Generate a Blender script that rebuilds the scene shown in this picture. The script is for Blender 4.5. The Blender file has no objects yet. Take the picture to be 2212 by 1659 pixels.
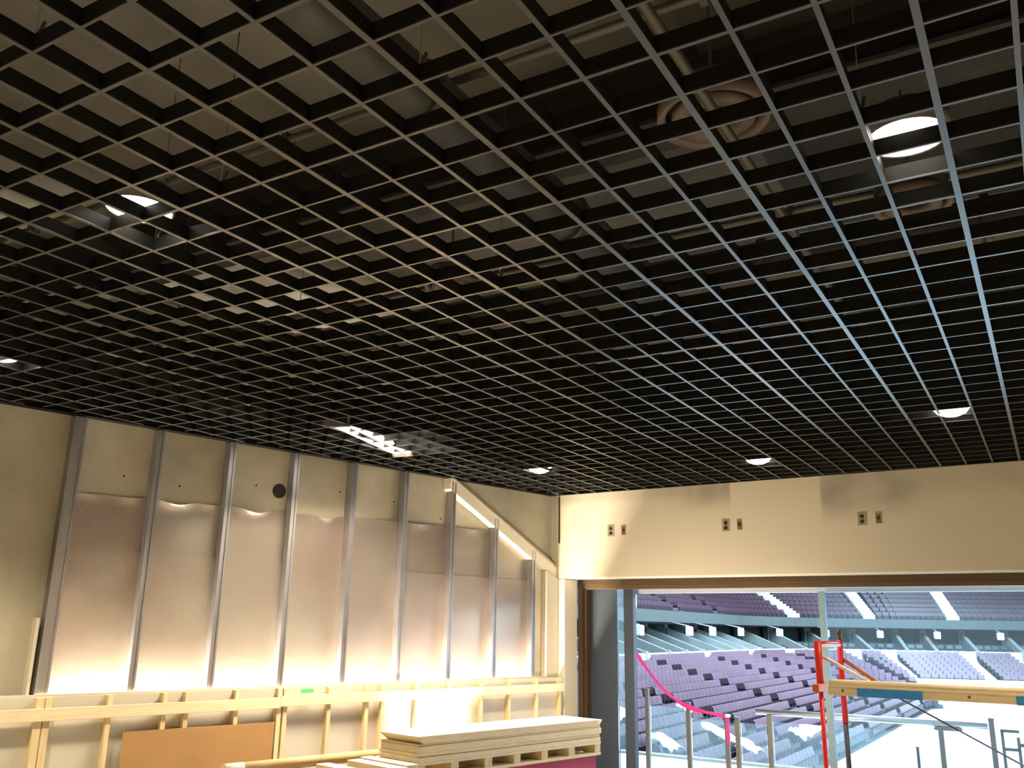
import bpy, bmesh, math, random
from mathutils import Vector, Matrix
random.seed(7)
sc = bpy.context.scene
COL = sc.collection

# ------------------------------------------------------------------ camera
R = ((0.8598698553656088, 0.5102275457239794, 0.01707874169871898),
     (-0.12069219379626753, 0.23567670382912442, -0.9643079827673747),
     (-0.4960415569185421, 0.8271180948671862, 0.2642317750633051))
CAM = Vector((1.946, -0.887, 1.609))
cd = bpy.data.cameras.new('camera'); cam = bpy.data.objects.new('camera', cd); COL.objects.link(cam)
rx, ry, rz = Vector(R[0]), -Vector(R[1]), -Vector(R[2])
M = Matrix(((rx.x, ry.x, rz.x, CAM.x), (rx.y, ry.y, rz.y, CAM.y), (rx.z, ry.z, rz.z, CAM.z), (0, 0, 0, 1)))
cam.matrix_world = M
cd.sensor_fit = 'HORIZONTAL'; cd.sensor_width = 36.0; cd.lens = 1921.03 / 2212 * 36.0
cd.clip_start = 0.05; cd.clip_end = 500
sc.camera = cam

# ------------------------------------------------------------------ world, lights, exposure
w = bpy.data.worlds.new('world'); sc.world = w; w.use_nodes = True
w.node_tree.nodes['Background'].inputs[0].default_value = (0.55, 0.7, 1.0, 1)
w.node_tree.nodes['Background'].inputs[1].default_value = 0.03
sc.view_settings.view_transform = 'Standard'; sc.view_settings.look = 'None'
sc.view_settings.exposure = 0.0; sc.view_settings.gamma = 1.0; sc.view_settings.use_curve_mapping = False

WARM = (1.0, 0.83, 0.60)
COOL = (0.66, 0.84, 1.0)
def area(name, loc, size, power, color, target=None, sy=None, spread=None):
    l = bpy.data.lights.new(name, 'AREA'); l.energy = power; l.color = color
    l.shape = 'RECTANGLE' if sy else 'DISK'; l.size = size
    if sy: l.size_y = sy
    if spread: l.spread = spread
    o = bpy.data.objects.new(name, l); COL.objects.link(o); o.location = loc
    if target is not None:
        o.rotation_euler = (Vector(target) - Vector(loc)).to_track_quat('-Z', 'Y').to_euler()
    return o
def spot(name, loc, power, color, angle, target=None, blend=0.7, rad=0.08):
    l = bpy.data.lights.new(name, 'SPOT'); l.energy = power; l.color = color
    l.spot_size = math.radians(angle); l.spot_blend = blend; l.shadow_soft_size = rad
    o = bpy.data.objects.new(name, l); COL.objects.link(o); o.location = loc
    t = Vector(target) if target is not None else Vector(loc) - Vector((0, 0, 1))
    o.rotation_euler = (t - Vector(loc)).to_track_quat('-Z', 'Y').to_euler()
    return o
# arena floodlights, high under the arena roof
area('arena_flood', (6, 45, 17), 22, 75000, COOL, (-3, 47, -4), sy=60)
area('arena_flood', (-2, 66, 16), 16, 26000, COOL, (-12, 80, 0), sy=10)
area('arena_flood', (0, 20, 12), 8, 9000, COOL, (-2, 12, 0), sy=8)

H = 3.05           # height of the open-cell ceiling
S = 0.2032         # pitch of its cells
A = Vector((-2.721, 7.962, 0))
dl = Vector((-0.2410, -0.9705, 0)); nl = Vector((0.9705, -0.2410, 0))     # left wall: along (towards the viewer), into the room
dr = Vector((0.99865, -0.0519, 0)); nr = Vector((0.0519, 0.99865, 0))     # window wall: along (to the right), outwards
Z = Vector((0, 0, 1))
def LW(s, off, z): return A + dl * s + nl * off + Z * z
def RW(s, off, z): return A + dr * s + nr * off + Z * z

# ------------------------------------------------------------------ materials
def mat(name, col, rough=0.6, metal=0.0, spec=0.5, bump=None, var=None, emit=None, alpha=None, trans=None):
    m = bpy.data.materials.new(name); m.use_nodes = True
    nt = m.node_tree; b = nt.nodes['Principled BSDF']
    b.inputs['Base Color'].default_value = (*col, 1); b.inputs['Roughness'].default_value = rough
    b.inputs['Metallic'].default_value = metal; b.inputs['Specular IOR Level'].default_value = spec
    if var or bump:
        tc = nt.nodes.new('ShaderNodeTexCoord')
    if var:                                     # (scale, amount, stretch xyz)
        mp = nt.nodes.new('ShaderNodeMapping'); mp.inputs['Scale'].default_value = var[2] if len(var) > 2 else (1, 1, 1)
        nz = nt.nodes.new('ShaderNodeTexNoise'); nz.inputs['Scale'].default_value = var[0]; nz.inputs['Detail'].default_value = 5
        rp = nt.nodes.new('ShaderNodeValToRGB'); a = var[1]
        rp.color_ramp.elements[0].position = 0.3; rp.color_ramp.elements[1].position = 0.7
        rp.color_ramp.elements[0].color = (*[c * (1 - a) for c in col], 1)
        rp.color_ramp.elements[1].color = (*[min(1, c * (1 + a)) for c in col], 1)
        nt.links.new(tc.outputs['Object'], mp.inputs[0]); nt.links.new(mp.outputs[0], nz.inputs['Vector'])
        nt.links.new(nz.outputs['Fac'], rp.inputs[0]); nt.links.new(rp.outputs[0], b.inputs['Base Color'])
    if bump:                                    # (scale, strength)
        nb = nt.nodes.new('ShaderNodeTexNoise'); nb.inputs['Scale'].default_value = bump[0]; nb.inputs['Detail'].default_value = 3
        bp = nt.nodes.new('ShaderNodeBump'); bp.inputs['Strength'].default_value = bump[1]; bp.inputs['Distance'].default_value = 0.02
        nt.links.new(tc.outputs['Object'], nb.inputs['Vector']); nt.links.new(nb.outputs['Fac'], bp.inputs['Height'])
        nt.links.new(bp.outputs[0], b.inputs['Normal'])
    if emit:
        b.inputs['Emission Color'].default_value = (*emit[0], 1); b.inputs['Emission Strength'].default_value = emit[1]
    if trans: b.inputs['Transmission Weight'].default_value = trans
    return m

MT = {}
MT['blade'] = mat('black_painted_web', (0.006, 0.006, 0.0055), 0.6, spec=0.2)
MT['flange'] = mat('black_satin_flange', (0.034, 0.036, 0.038), 0.28, spec=0.5)
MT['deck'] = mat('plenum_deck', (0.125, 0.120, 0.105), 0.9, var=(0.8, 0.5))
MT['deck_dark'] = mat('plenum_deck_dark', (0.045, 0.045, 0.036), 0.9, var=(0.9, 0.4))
MT['beam'] = mat('plenum_beam', (0.03, 0.03, 0.027), 0.8)
MT['duct'] = mat('duct_steel', (0.10, 0.10, 0.09), 0.5, metal=0.4)
MT['ring'] = mat('ring_plastic', (0.16, 0.12, 0.10), 0.6)
MT['wire'] = mat('wire_steel', (0.12, 0.12, 0.105), 0.5, metal=0.5)
MT['concrete'] = mat('bare_concrete', (0.43, 0.40, 0.31), 0.8, var=(1.6, 0.25), bump=(14, 0.15))
MT['steel'] = mat('galvanised_stud', (0.42, 0.42, 0.46), 0.38, metal=0.85, var=(6, 0.2, (1, 1, 0.4)))
MT['white_track'] = mat('white_track', (0.78, 0.72, 0.58), 0.6)
MT['board'] = mat('plaster_board_grey', (0.62, 0.59, 0.50), 0.85, var=(1.5, 0.08))
MT['board2'] = mat('plaster_board_beige', (0.60, 0.54, 0.40), 0.85, var=(2.5, 0.12))
MT['pine'] = mat('pine', (0.80, 0.65, 0.38), 0.6, var=(5, 0.14, (6, 6, 0.7)))
MT['pine2'] = mat('pine_plank', (0.88, 0.75, 0.50), 0.55, var=(4, 0.10, (1, 1, 12)))
MT['plywood'] = mat('plywood', (0.92, 0.80, 0.58), 0.6, var=(5, 0.06, (2, 2, 14)))
MT['hard'] = mat('hardboard_brown', (0.43, 0.245, 0.095), 0.7, var=(4, 0.07))
MT['tube'] = mat('cardboard_tube', (0.58, 0.42, 0.21), 0.7, var=(8, 0.1))
MT['magenta'] = mat('magenta_panel', (0.42, 0.035, 0.10), 0.5, var=(3, 0.12))
MT['bronze'] = mat('bronze_frame', (0.075, 0.046, 0.023), 0.45, metal=0.3)
MT['bronze2'] = mat('bronze_frame_lip', (0.12, 0.072, 0.034), 0.4, metal=0.3)
MT['grey_al'] = mat('grey_aluminium', (0.040, 0.058, 0.088), 0.5, metal=0.1)
MT['silver'] = mat('brushed_silver', (0.75, 0.76, 0.80), 0.3, metal=0.8)
MT['postm'] = mat('post_metal', (0.15, 0.14, 0.125), 0.5, metal=0.3)
MT['white'] = mat('white_paint', (0.85, 0.88, 0.9), 0.5)
MT['red'] = mat('red_paint', (0.80, 0.025, 0.02), 0.4)
MT['orange'] = mat('orange_paint', (0.65, 0.16, 0.03), 0.45)
MT['darkpipe'] = mat('dark_pipe', (0.05, 0.045, 0.09), 0.4)
MT['purple'] = mat('purple_brace', (0.16, 0.12, 0.28), 0.4)
MT['blue'] = mat('blue_tape', (0.04, 0.33, 0.90), 0.5)
MT['knot'] = mat('knot_wood', (0.20, 0.10, 0.04), 0.6)
MT['pink'] = mat('pink_ribbon', (0.90, 0.03, 0.28), 0.5)
MT['green'] = mat('green_tape', (0.08, 0.62, 0.18), 0.5)
MT['dark'] = mat('dark_cavity', (0.02, 0.018, 0.014), 0.8)
MT['plate'] = mat('steel_box', (0.42, 0.37, 0.26), 0.5, metal=0.3)
MT['trackp'] = mat('track_paint', (0.42, 0.43, 0.48), 0.45)
MT['stile'] = mat('pale_blue_stile', (0.24, 0.38, 0.46), 0.5)
MT['boxseat'] = mat('box_seat', (0.045, 0.065, 0.07), 0.6)
MT['floor'] = mat('floor_slab', (0.31, 0.28, 0.23), 0.6, var=(1.5, 0.15))
MT['wallp'] = mat('room_wall', (0.55, 0.48, 0.36), 0.85)
MT['seat_lo'] = mat('glare_mauve_seat', (0.122, 0.080, 0.112), 0.45, var=(0.4, 0.12))  # maroon seats; pale glare through the glass is put into this colour
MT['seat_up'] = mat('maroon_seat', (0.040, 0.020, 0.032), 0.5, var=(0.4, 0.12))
MT['seat_dk'] = mat('seat_underside', (0.02, 0.013, 0.022), 0.6)
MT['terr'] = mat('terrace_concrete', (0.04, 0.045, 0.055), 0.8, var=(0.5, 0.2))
MT['fascia'] = mat('fascia_paint', (0.055, 0.072, 0.072), 0.7, var=(0.3, 0.1))
MT['divider'] = mat('divider_paint', (0.20, 0.25, 0.25), 0.7, var=(0.5, 0.1))
MT['suite'] = mat('suite_dark', (0.025, 0.035, 0.04), 0.8)
MT['suite_w'] = mat('suite_pillar', (0.10, 0.13, 0.125), 0.7)
MT['stair'] = mat('pale_stair', (0.75, 0.88, 0.9), 0.7)
MT['ice'] = mat('ice_sheet', (0.93, 0.96, 0.98), 0.5)
MT['balcony'] = mat('balcony_slab', (0.85, 0.87, 0.86), 0.7)
MT['plastic'] = mat('white_plastic', (0.85, 0.92, 0.95), 0.35)
MT['lamp'] = mat('lamp_lens', (1, 0.95, 0.85), 0.4, emit=((1.0, 0.93, 0.78), 9.0))
MT['reflector'] = mat('lamp_reflector', (0.85, 0.82, 0.72), 0.25, metal=0.6)
MT['housing'] = mat('lamp_housing', (0.12, 0.11, 0.1), 0.5)

# foil: embossed, slightly buckled aluminium facing
def foil_mat():
    m = mat('foil_facing', (0.50, 0.44, 0.39), 0.38, metal=0.86)
    nt = m.node_tree; b = nt.nodes['Principled BSDF']
    tc = nt.nodes.new('ShaderNodeTexCoord')
    n1 = nt.nodes.new('ShaderNodeTexNoise'); n1.inputs['Scale'].default_value = 1.5; n1.inputs['Detail'].default_value = 1
    n2 = nt.nodes.new('ShaderNodeTexVoronoi'); n2.inputs['Scale'].default_value = 90
    b1 = nt.nodes.new('ShaderNodeBump'); b1.inputs['Strength'].default_value = 0.6; b1.inputs['Distance'].default_value = 0.03
    b2 = nt.nodes.new('ShaderNodeBump'); b2.inputs['Strength'].default_value = 0.12; b2.inputs['Distance'].default_value = 0.004
    nt.links.new(tc.outputs['Object'], n1.inputs['Vector']); nt.links.new(tc.outputs['Object'], n2.inputs['Vector'])
    nt.links.new(n1.outputs['Fac'], b1.inputs['Height']); nt.links.new(n2.outputs['Distance'], b2.inputs['Height'])
    nt.links.new(b1.outputs[0], b2.inputs['Normal']); nt.links.new(b2.outputs[0], b.inputs['Normal'])
    n3 = nt.nodes.new('ShaderNodeTexNoise'); n3.inputs['Scale'].default_value = 0.9; n3.inputs['Detail'].default_value = 2
    rp = nt.nodes.new('ShaderNodeValToRGB'); rp.color_ramp.elements[0].position = 0.35; rp.color_ramp.elements[1].position = 0.65
    rp.color_ramp.elements[0].color = (0.46, 0.37, 0.33, 1); rp.color_ramp.elements[1].color = (0.56, 0.52, 0.46, 1)
    nt.links.new(tc.outputs['Object'], n3.inputs['Vector']); nt.links.new(n3.outputs['Fac'], rp.inputs[0]); nt.links.new(rp.outputs[0], b.inputs['Base Color'])
    b.inputs['Anisotropic'].default_value = 0.5
    return m
MT['foil'] = foil_mat()

# cream drywall with grey skim-coat patches (stains of their own shape, in wall coordinates)
def drywall_mat():
    m = mat('drywall_cream', (0.62, 0.57, 0.455), 0.85)
    nt = m.node_tree; b = nt.nodes['Principled BSDF']; L = nt.links.new
    tc = nt.nodes.new('ShaderNodeTexCoord'); sp = nt.nodes.new('ShaderNodeSeparateXYZ')
    nz = nt.nodes.new('ShaderNodeTexNoise'); nz.inputs['Scale'].default_value = 2.2; nz.inputs['Detail'].default_value = 3
    L(tc.outputs['Object'], nz.inputs['Vector']); L(tc.outputs['Object'], sp.inputs[0])
    def mr(sock, a, b_, c, d):
        n = nt.nodes.new('ShaderNodeMapRange'); n.interpolation_type = 'SMOOTHSTEP'
        for i, v in enumerate((a, b_, c, d)): n.inputs[i + 1].default_value = v
        L(sock, n.inputs[0]); return n.outputs[0]
    def op(o, x, y):
        n = nt.nodes.new('ShaderNodeMath'); n.operation = o
        for i, v in enumerate((x, y)):
            if isinstance(v, (int, float)): n.inputs[i].default_value = v
            else: L(v, n.inputs[i])
        return n.outputs[0]
    X, Zc = sp.outputs[0], sp.outputs[2]
    def band(a, b_, soft1, soft2, zlo, zs):
        h = op('MULTIPLY', mr(X, a, a + soft1, 0, 1), mr(X, b_, b_ + soft2, 1, 0))
        return op('MULTIPLY', h, mr(Zc, zlo, zlo + zs, 0, 1))
    t = op('ADD', band(1.15, 1.985, 0.7, 0.02, 2.72, 0.25), band(2.86, 3.5, 0.04, 0.35, 2.55, 0.3))
    t = op('ADD', t, op('MULTIPLY', band(-0.1, 1.3, 0.1, 0.6, 2.9, 0.1), 0.7))
    t = op('ADD', t, op('MULTIPLY', band(3.3, 6, 0.5, 0.2, 2.7, 0.25), 0.5))
    t = op('MULTIPLY', t, mr(nz.outputs['Fac'], 0.25, 0.62, 1.0, 0.45))
    mx = nt.nodes.new('ShaderNodeMix'); mx.data_type = 'RGBA'
    mx.inputs[6].default_value = (0.62, 0.57, 0.455, 1); mx.inputs[7].default_value = (0.33, 0.305, 0.25, 1)
    cl = nt.nodes.new('ShaderNodeClamp'); L(t, cl.inputs[0]); L(cl.outputs[0], mx.inputs[0])
    L(mx.outputs[2], b.inputs['Base Color'])
    return m
MT['drywall'] = drywall_mat()

def glass_mat(name, tint, haze):
    m = bpy.data.materials.new(name); m.use_nodes = True; nt = m.node_tree; nt.nodes.clear(); L = nt.links.new
    out = nt.nodes.new('ShaderNodeOutputMaterial'); tr = nt.nodes.new('ShaderNodeBsdfTransparent'); tr.inputs[0].default_value = (*tint, 1)
    gl = nt.nodes.new('ShaderNodeBsdfGlossy'); gl.inputs['Roughness'].default_value = 0.03
    df = nt.nodes.new('ShaderNodeBsdfTranslucent'); df.inputs[0].default_value = (0.7, 0.85, 0.9, 1)
    m1 = nt.nodes.new('ShaderNodeMixShader'); m1.inputs[0].default_value = haze
    m2 = nt.nodes.new('ShaderNodeMixShader'); fr = nt.nodes.new('ShaderNodeFresnel'); fr.inputs[0].default_value = 1.45
    L(tr.outputs[0], m1.inputs[1]); L(df.outputs[0], m1.inputs[2]); L(fr.outputs[0], m2.inputs[0])
    L(m1.outputs[0], m2.inputs[1]); L(gl.outputs[0], m2.inputs[2]); L(m2.outputs[0], out.inputs[0])
    return m
MT['glass'] = glass_mat('window_glass', (0.90, 0.96, 0.98), 0.02)
MT['bglass'] = glass_mat('balustrade_glass', (0.84, 0.93, 0.95), 0.055)

# ------------------------------------------------------------------ mesh helpers
def obox(bm, o, ax, lo, hi):
    """box in the frame (o; ax[0], ax[1], ax[2]) from lo to hi"""
    v = []
    for k in range(8):
        c = [(hi if (k >> i) & 1 else lo)[i] for i in range(3)]
        v.append(bm.verts.new(o + ax[0] * c[0] + ax[1] * c[1] + ax[2] * c[2]))
    for f in ((0, 2, 3, 1), (4, 5, 7, 6), (0, 1, 5, 4), (2, 6, 7, 3), (0, 4, 6, 2), (1, 3, 7, 5)):
        bm.faces.new([v[i] for i in f])
AX = (Vector((1, 0, 0)), Vector((0, 1, 0)), Z)
A0 = Vector((0, 0, 0))
LX = (dl, nl, Z); RX = (dr, nr, Z)
def boxes(lst, o=A0, ax=AX):
    bm = bmesh.new()
    for lo, hi in lst: obox(bm, o, ax, lo, hi)
    return bm
def tube(bm, a, b, r, n=12, r2=None, cap=True):
    a, b = Vector(a), Vector(b); d = (b - a).normalized()
    u = d.cross(Z if abs(d.z) < 0.9 else Vector((1, 0, 0))).normalized(); v = d.cross(u)
    r2 = r if r2 is None else r2
    ra = [bm.verts.new(a + (u * math.cos(t) + v * math.sin(t)) * r) for t in [2 * math.pi * i / n for i in range(n)]]
    rb = [bm.verts.new(b + (u * math.cos(t) + v * math.sin(t)) * r2) for t in [2 * math.pi * i / n for i in range(n)]]
    for i in range(n):
        f = bm.faces.new((ra[i], ra[(i + 1) % n], rb[(i + 1) % n], rb[i])); f.smooth = True
    if cap: bm.faces.new(ra[::-1]); bm.faces.new(rb)
def lathe(bm, o, prof, n=28, close=False):
    rings = [[bm.verts.new(Vector(o) + Vector((r * math.cos(2 * math.pi * i / n), r * math.sin(2 * math.pi * i / n), z))) for i in range(n)] for r, z in prof]
    pr = list(zip(rings, rings[1:])) + ([(rings[-1], rings[0])] if close else [])
    for p, q in pr:
        for i in range(n):
            f = bm.faces.new((p[i], p[(i + 1) % n], q[(i + 1) % n], q[i])); f.smooth = True
    return rings
def poly_prism(bm, pts, d):
    """extrude polygon (list of Vectors) by vector d"""
    a = [bm.verts.new(p) for p in pts]; b = [bm.verts.new(p + d) for p in pts]; n = len(pts)
    bm.faces.new(a); bm.faces.new(b[::-1])
    for i in range(n): bm.faces.new((a[i], b[i], b[(i + 1) % n], a[(i + 1) % n]))
def obj(name, bm, m, parent=None, bevel=0.0, label=None, smooth=False):
    bmesh.ops.recalc_face_normals(bm, faces=bm.faces[:])
    me = bpy.data.meshes.new(name); bm.to_mesh(me); bm.free()
    ms = m if isinstance(m, (list, tuple)) else [m]
    for x in ms: me.materials.append(MT[x])
    o = bpy.data.objects.new(name, me); COL.objects.link(o)
    if parent: o.parent = parent
    if bevel:
        b = o.modifiers.new('bevel', 'BEVEL'); b.width = bevel; b.segments = 2; b.limit_method = 'ANGLE'
    if label: o['label'] = label
    return o
def tag(o, label, cat, group=None):
    o['label'] = label; o['category'] = cat
    if group: o['group'] = group
    return o
def struct(o, label=None):
    o['kind'] = 'structure'
    if label: o['label'] = label
    return o
def empty(name):
    o = bpy.data.objects.new(name, None); COL.objects.link(o); return o
def at_base(root, loc):
    """put an Empty at the thing's base; the parts keep their place"""
    root.location = loc
    for c in root.children: c.matrix_parent_inverse = Matrix.Translation(-Vector(loc))
    return root
ORD = ['first', 'second', 'third', 'fourth', 'fifth', 'sixth', 'seventh', 'eighth', 'ninth', 'tenth', 'eleventh', 'twelfth',
       'thirteenth', 'fourteenth', 'fifteenth', 'sixteenth', 'seventeenth', 'eighteenth']

# ------------------------------------------------------------------ room shell
XR, YB = 5.0, -3.9          # right wall, back wall
SL = 12.4                   # length of the left wall
fl = obj('floor', boxes([((-6.4, YB - 0.2, -0.2), (XR + 0.2, 8.4, 0))]), 'floor'); struct(fl)
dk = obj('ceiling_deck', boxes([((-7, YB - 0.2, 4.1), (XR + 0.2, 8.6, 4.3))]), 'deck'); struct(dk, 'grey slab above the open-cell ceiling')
d2 = obj('ceiling_deck', boxes([((0.9, YB, 4.04), (XR, 7.6, 4.1))]), 'deck_dark'); struct(d2, 'darker part of the slab above the right side of the grid')  # separate darker layer under the right side of the slab
wr = obj('wall_right', boxes([((XR, YB, 0), (XR + 0.2, 7.7, 4.1))]), 'wallp'); struct(wr)
wb = obj('wall_back', boxes([((-6.6, YB - 0.2, 0), (XR + 0.2, YB, 4.1))]), 'wallp'); struct(wb)
# left wall: bare concrete behind steel studs and foil sheets
wl = obj('wall_left', boxes([((-0.0, -0.34, 0), (SL, -0.13, 4.1))], A, LX), 'concrete'); struct(wl, 'bare greenish concrete wall behind the studs')
def zdiag(s): return 2.248 + 0.5065 * s + 0.008
SM = [5.187 - 0.6075 * k for k in range(8)] + [0.362]
for k, s in enumerate(SM):
    wdt = 0.075 if k == 0 else 0.042
    top = min(3.04, zdiag(s) - 0.02)
    bm = bmesh.new()
    obox(bm, A, LX, (s - wdt / 2, -0.13, 0.0), (s + wdt / 2, -0.035, top))          # web box
    obox(bm, A, LX, (s - wdt / 2 - 0.006, -0.035, 0.0), (s - wdt / 2 + 0.010, -0.029, top))
    obox(bm, A, LX, (s + wdt / 2 - 0.010, -0.035, 0.0), (s + wdt / 2 + 0.006, -0.029, top))
    obj('steel_stud', bm, 'steel', wl)
def foil_sheet(s0, s1, z0, ztop, off, wav, ph):
    """thin buckled sheet between two studs; ztop(s) gives its upper edge"""
    bm = bmesh.new(); NX, NZ = 14, 16; g = []
    for i in range(NX + 1):
        s = s0 + (s1 - s0) * i / NX; zt = ztop(s); row = []
        for j in range(NZ + 1):
            t = j / NZ; z = z0 + (zt - z0) * t
            e = wav * math.sin(math.pi * i / NX) * (max(0, t - 0.78) / 0.22) ** 2 * (0.6 + 0.4 * math.sin(9 * i / NX + ph))
            e += 0.004 * math.sin(3.1 * t + ph) * math.sin(math.pi * i / NX)
            row.append(bm.verts.new(LW(s, off + e, z - 1.2 * e)))
        g.append(row)
    for i in range(NX):
        for j in range(NZ):
            f = bm.faces.new((g[i][j], g[i + 1][j], g[i + 1][j + 1], g[i][j + 1])); f.smooth = True
    o = obj('foil_sheet', bm, 'foil', wl)
    return o
for k in range(8):
    sa, sb = SM[k], SM[k + 1]
    top = lambda s: min(2.505 + 0.0215 * (5.19 - s), zdiag(s) - 0.03)
    foil_sheet(sb + 0.022, sa - 0.022, 2.05, top, -0.118, 0.035 if k in (1, 2, 3) else 0.012, k * 1.7)
    obj('foil_sheet', boxes([((sb + 0.022, -0.112, 0.90), (sa - 0.022, -0.109, 2.105))], A, LX), 'foil', wl)
# sloping white track and bare concrete beyond it
bm = bmesh.new()
pts = [LW(1.60, -0.03, zdiag(1.60)), LW(-0.0, -0.03, zdiag(0.0)), LW(0.0, -0.03, zdiag(0.0) - 0.125), LW(1.60, -0.03, zdiag(1.6) - 0.125)]
poly_prism(bm, pts, -nl * 0.10)
obj('sloping_track', bm, 'white_track', wl, bevel=0.004, label='white sloping track below the bare concrete corner')
bm = bmesh.new()
pts = [LW(1.62, -0.022, zdiag(1.62) + 0.018), LW(0.0, -0.022, zdiag(0.0) + 0.018), LW(0.0, -0.022, zdiag(0.0)), LW(1.62, -0.022, zdiag(1.62))]
poly_prism(bm, pts, -nl * 0.11)
obj('track_lip', bm, 'plate', wl)
bm = bmesh.new()
pts = [LW(0.0, -0.10, 4.1), LW(0.0, -0.10, zdiag(0)), LW(3.7, -0.10, zdiag(3.7))]
poly_prism(bm, pts, -nl * 0.04)
obj('concrete_face', bm, 'concrete', wl)
bm = boxes([((0.185, -0.13, 0), (0.335, -0.09, 2.30))], A, LX)
obj('plaster_board', bm, 'board2', wl)
bm = bmesh.new()
poly_prism(bm, [LW(0.185, -0.09, 0), LW(-0.0, -0.09, 0), LW(-0.0, -0.09, zdiag(0) - 0.12), LW(0.185, -0.09, zdiag(0.185) - 0.13)], nl * 0.085)
obj('corner_board', bm, 'drywall', wl, bevel=0.006, label='cream board strip beside the corner')
bm = bmesh.new(); tube(bm, LW(3.461, -0.13, 2.708), LW(3.461, -0.122, 2.708), 0.062, 20)
obj('pipe_hole', bm, 'dark', wl, label='dark round hole in the bare concrete')
bm = bmesh.new()
for q in range(7):
    s = SM[q + 1] + 0.05 + 0.5 * random.random(); z = 2.62 + 0.3 * random.random()
    tube(bm, LW(s, -0.13, z), LW(s, -0.126, z), 0.008, 8)
obj('tie_hole', bm, 'dark', wl)
bm = boxes([((5.255, -0.13, 0.9), (5.275, -0.05, 1.62))], A, LX)
obj('edge_trim', bm, 'white_track', wl)
# window wall with its opening
WT = 0.28
wf = obj('wall_front', boxes([((-0.6, 0, 2.138), (8.0, WT, 4.1)), ((-0.6, 0, 0), (0.078, WT, 2.138)), ((6.8, 0, 0), (8.0, WT, 2.138))]), 'drywall')
wf.matrix_world = Matrix(((dr.x, nr.x, 0, A.x), (dr.y, nr.y, 0, A.y), (0, 0, 1, 0), (0, 0, 0, 1)))
struct(wf, 'cream drywall above and beside the wide opening')
bv = wf.modifiers.new('bevel', 'BEVEL'); bv.width = 0.012; bv.segments = 3
obj('corner_gap', boxes([((0.0, -0.006, 2.52), (0.018, 0, 3.04))], A, RX), 'dark', None)
cg = bpy.data.objects['corner_gap']; cg.name = 'trim_1'; struct(cg, 'dark vertical gap in the room corner')

# window_1: bronze frame, grey stacked panels, track, glass
wn = empty('window_1'); struct(wn)
F = 0.29
obj('frame_jamb', boxes([((0.078, F, 0), (0.135, F + 0.10, 2.150)), ((0.135, F + 0.03, 0), (0.170, F + 0.13, 2.05))], A, RX), 'bronze', wn, bevel=0.003)
obj('frame_head', boxes([((0.078, F, 2.080), (6.8, F + 0.10, 2.165))], A, RX), 'bronze', wn, bevel=0.003)
obj('frame_lip', boxes([((0.170, F + 0.015, 2.032), (6.8, F + 0.09, 2.080))], A, RX), 'bronze2', wn, bevel=0.003)
obj('stacked_panel', boxes([((0.135, 0.42, 0), (0.492, 0.47, 2.05))], A, RX), 'grey_al', wn, bevel=0.004, label='grey metal stile of the stacked sliding panels')
obj('panel_edge', boxes([((0.493, 0.43, 0), (0.583, 0.44, 2.05))], A, RX), 'bglass', wn)
obj('panel_stile', boxes([((0.583, 0.41, 0), (0.695, 0.49, 2.05))], A, RX), 'grey_al', wn, bevel=0.004)
obj('sliding_track', boxes([((0.695, 0.56, 1.998), (6.8, 0.66, 2.075))], A, RX), 'trackp', wn, bevel=0.006, label='bright silver track under the bronze frame head')
obj('glass_stile', boxes([((2.668, 0.44, 0), (2.728, 0.48, 2.00))], A, RX), 'stile', wn, label='pale blue edge of the glass panel')
obj('pane', boxes([((2.728, 0.455, 0.0), (5.6, 0.463, 2.0))], A, RX), 'glass', wn)
obj('pane', boxes([((5.62, 0.495, 0.0), (6.8, 0.503, 2.0))], A, RX), 'glass', wn)
obj('floor_track', boxes([((0.078, 0.29, 0), (6.8, 0.5, 0.02))], A, RX), 'bronze', wn)

# ------------------------------------------------------------------ open-cell ceiling
ce = empty('ceiling'); struct(ce, 'black open-cell grid ceiling')
def xleft(y):        # x of the left wall face at y
    return A.x + dl.x * (A.y - y) / 0.9705 - 0.0
def ywall(x):        # y of the window wall at x
    return A.y - 0.05197 * (x - A.x)
def yleft(x):        # y where the left wall is met at x (x < A.x)
    return A.y - (A.x - x) / 0.2483
BH = 0.057
def blade(name, p, q, fw):
    d = q - p; L = d.length; u = d / L; v = Vector((-u.y, u.x, 0))
    bm = bmesh.new()
    obox(bm, p, (u, v, Z), (0, -0.0035, 0.004), (L, 0.0035, BH))
    n0 = len(bm.faces)
    obox(bm, p, (u, v, Z), (0, -fw / 2, 0.0), (L, fw / 2, 0.004))
    bm.faces.ensure_lookup_table()
    for f in bm.faces[n0:]: f.material_index = 1
    o = obj(name, bm, ['blade', 'flange'], ce); return o
for i in range(-19, 39):
    y = i * S; x0 = xleft(y); 
    if y > ywall(0): continue
    if y > A.y - 0.05: x0 = A.x
    main = (i % 3 == 2)
    blade('main_runner' if main else 'cross_blade', Vector((x0 + 0.03, y, H + 0.0005)), Vector((XR, y, H + 0.0005)), 0.012 if main else 0.0085)
for j in range(-26, 25):
    x = j * S
    y1 = ywall(x) if x > A.x else yleft(x)
    if y1 < YB + 0.3: continue
    main = (j % 3 == 0)
    blade('main_runner' if main else 'cross_blade', Vector((x, YB, H)), Vector((x, y1 - 0.02, H)), 0.020 if main else 0.0145)
# perimeter angle
bm = bmesh.new()
obox(bm, A, LX, (0, -0.10, H), (SL, -0.02, H + 0.004)); obox(bm, A, LX, (0, -0.10, H), (SL, -0.095, H + 0.06))
obj('wall_angle', bm, 'blade', ce)
bm = bmesh.new()
obox(bm, A, RX, (0, -0.04, H), (7.8, 0, H + 0.004)); obox(bm, A, RX, (0, -0.005, H), (7.8, 0, H + 0.10))
obj('wall_angle', bm, 'blade', ce)

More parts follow.
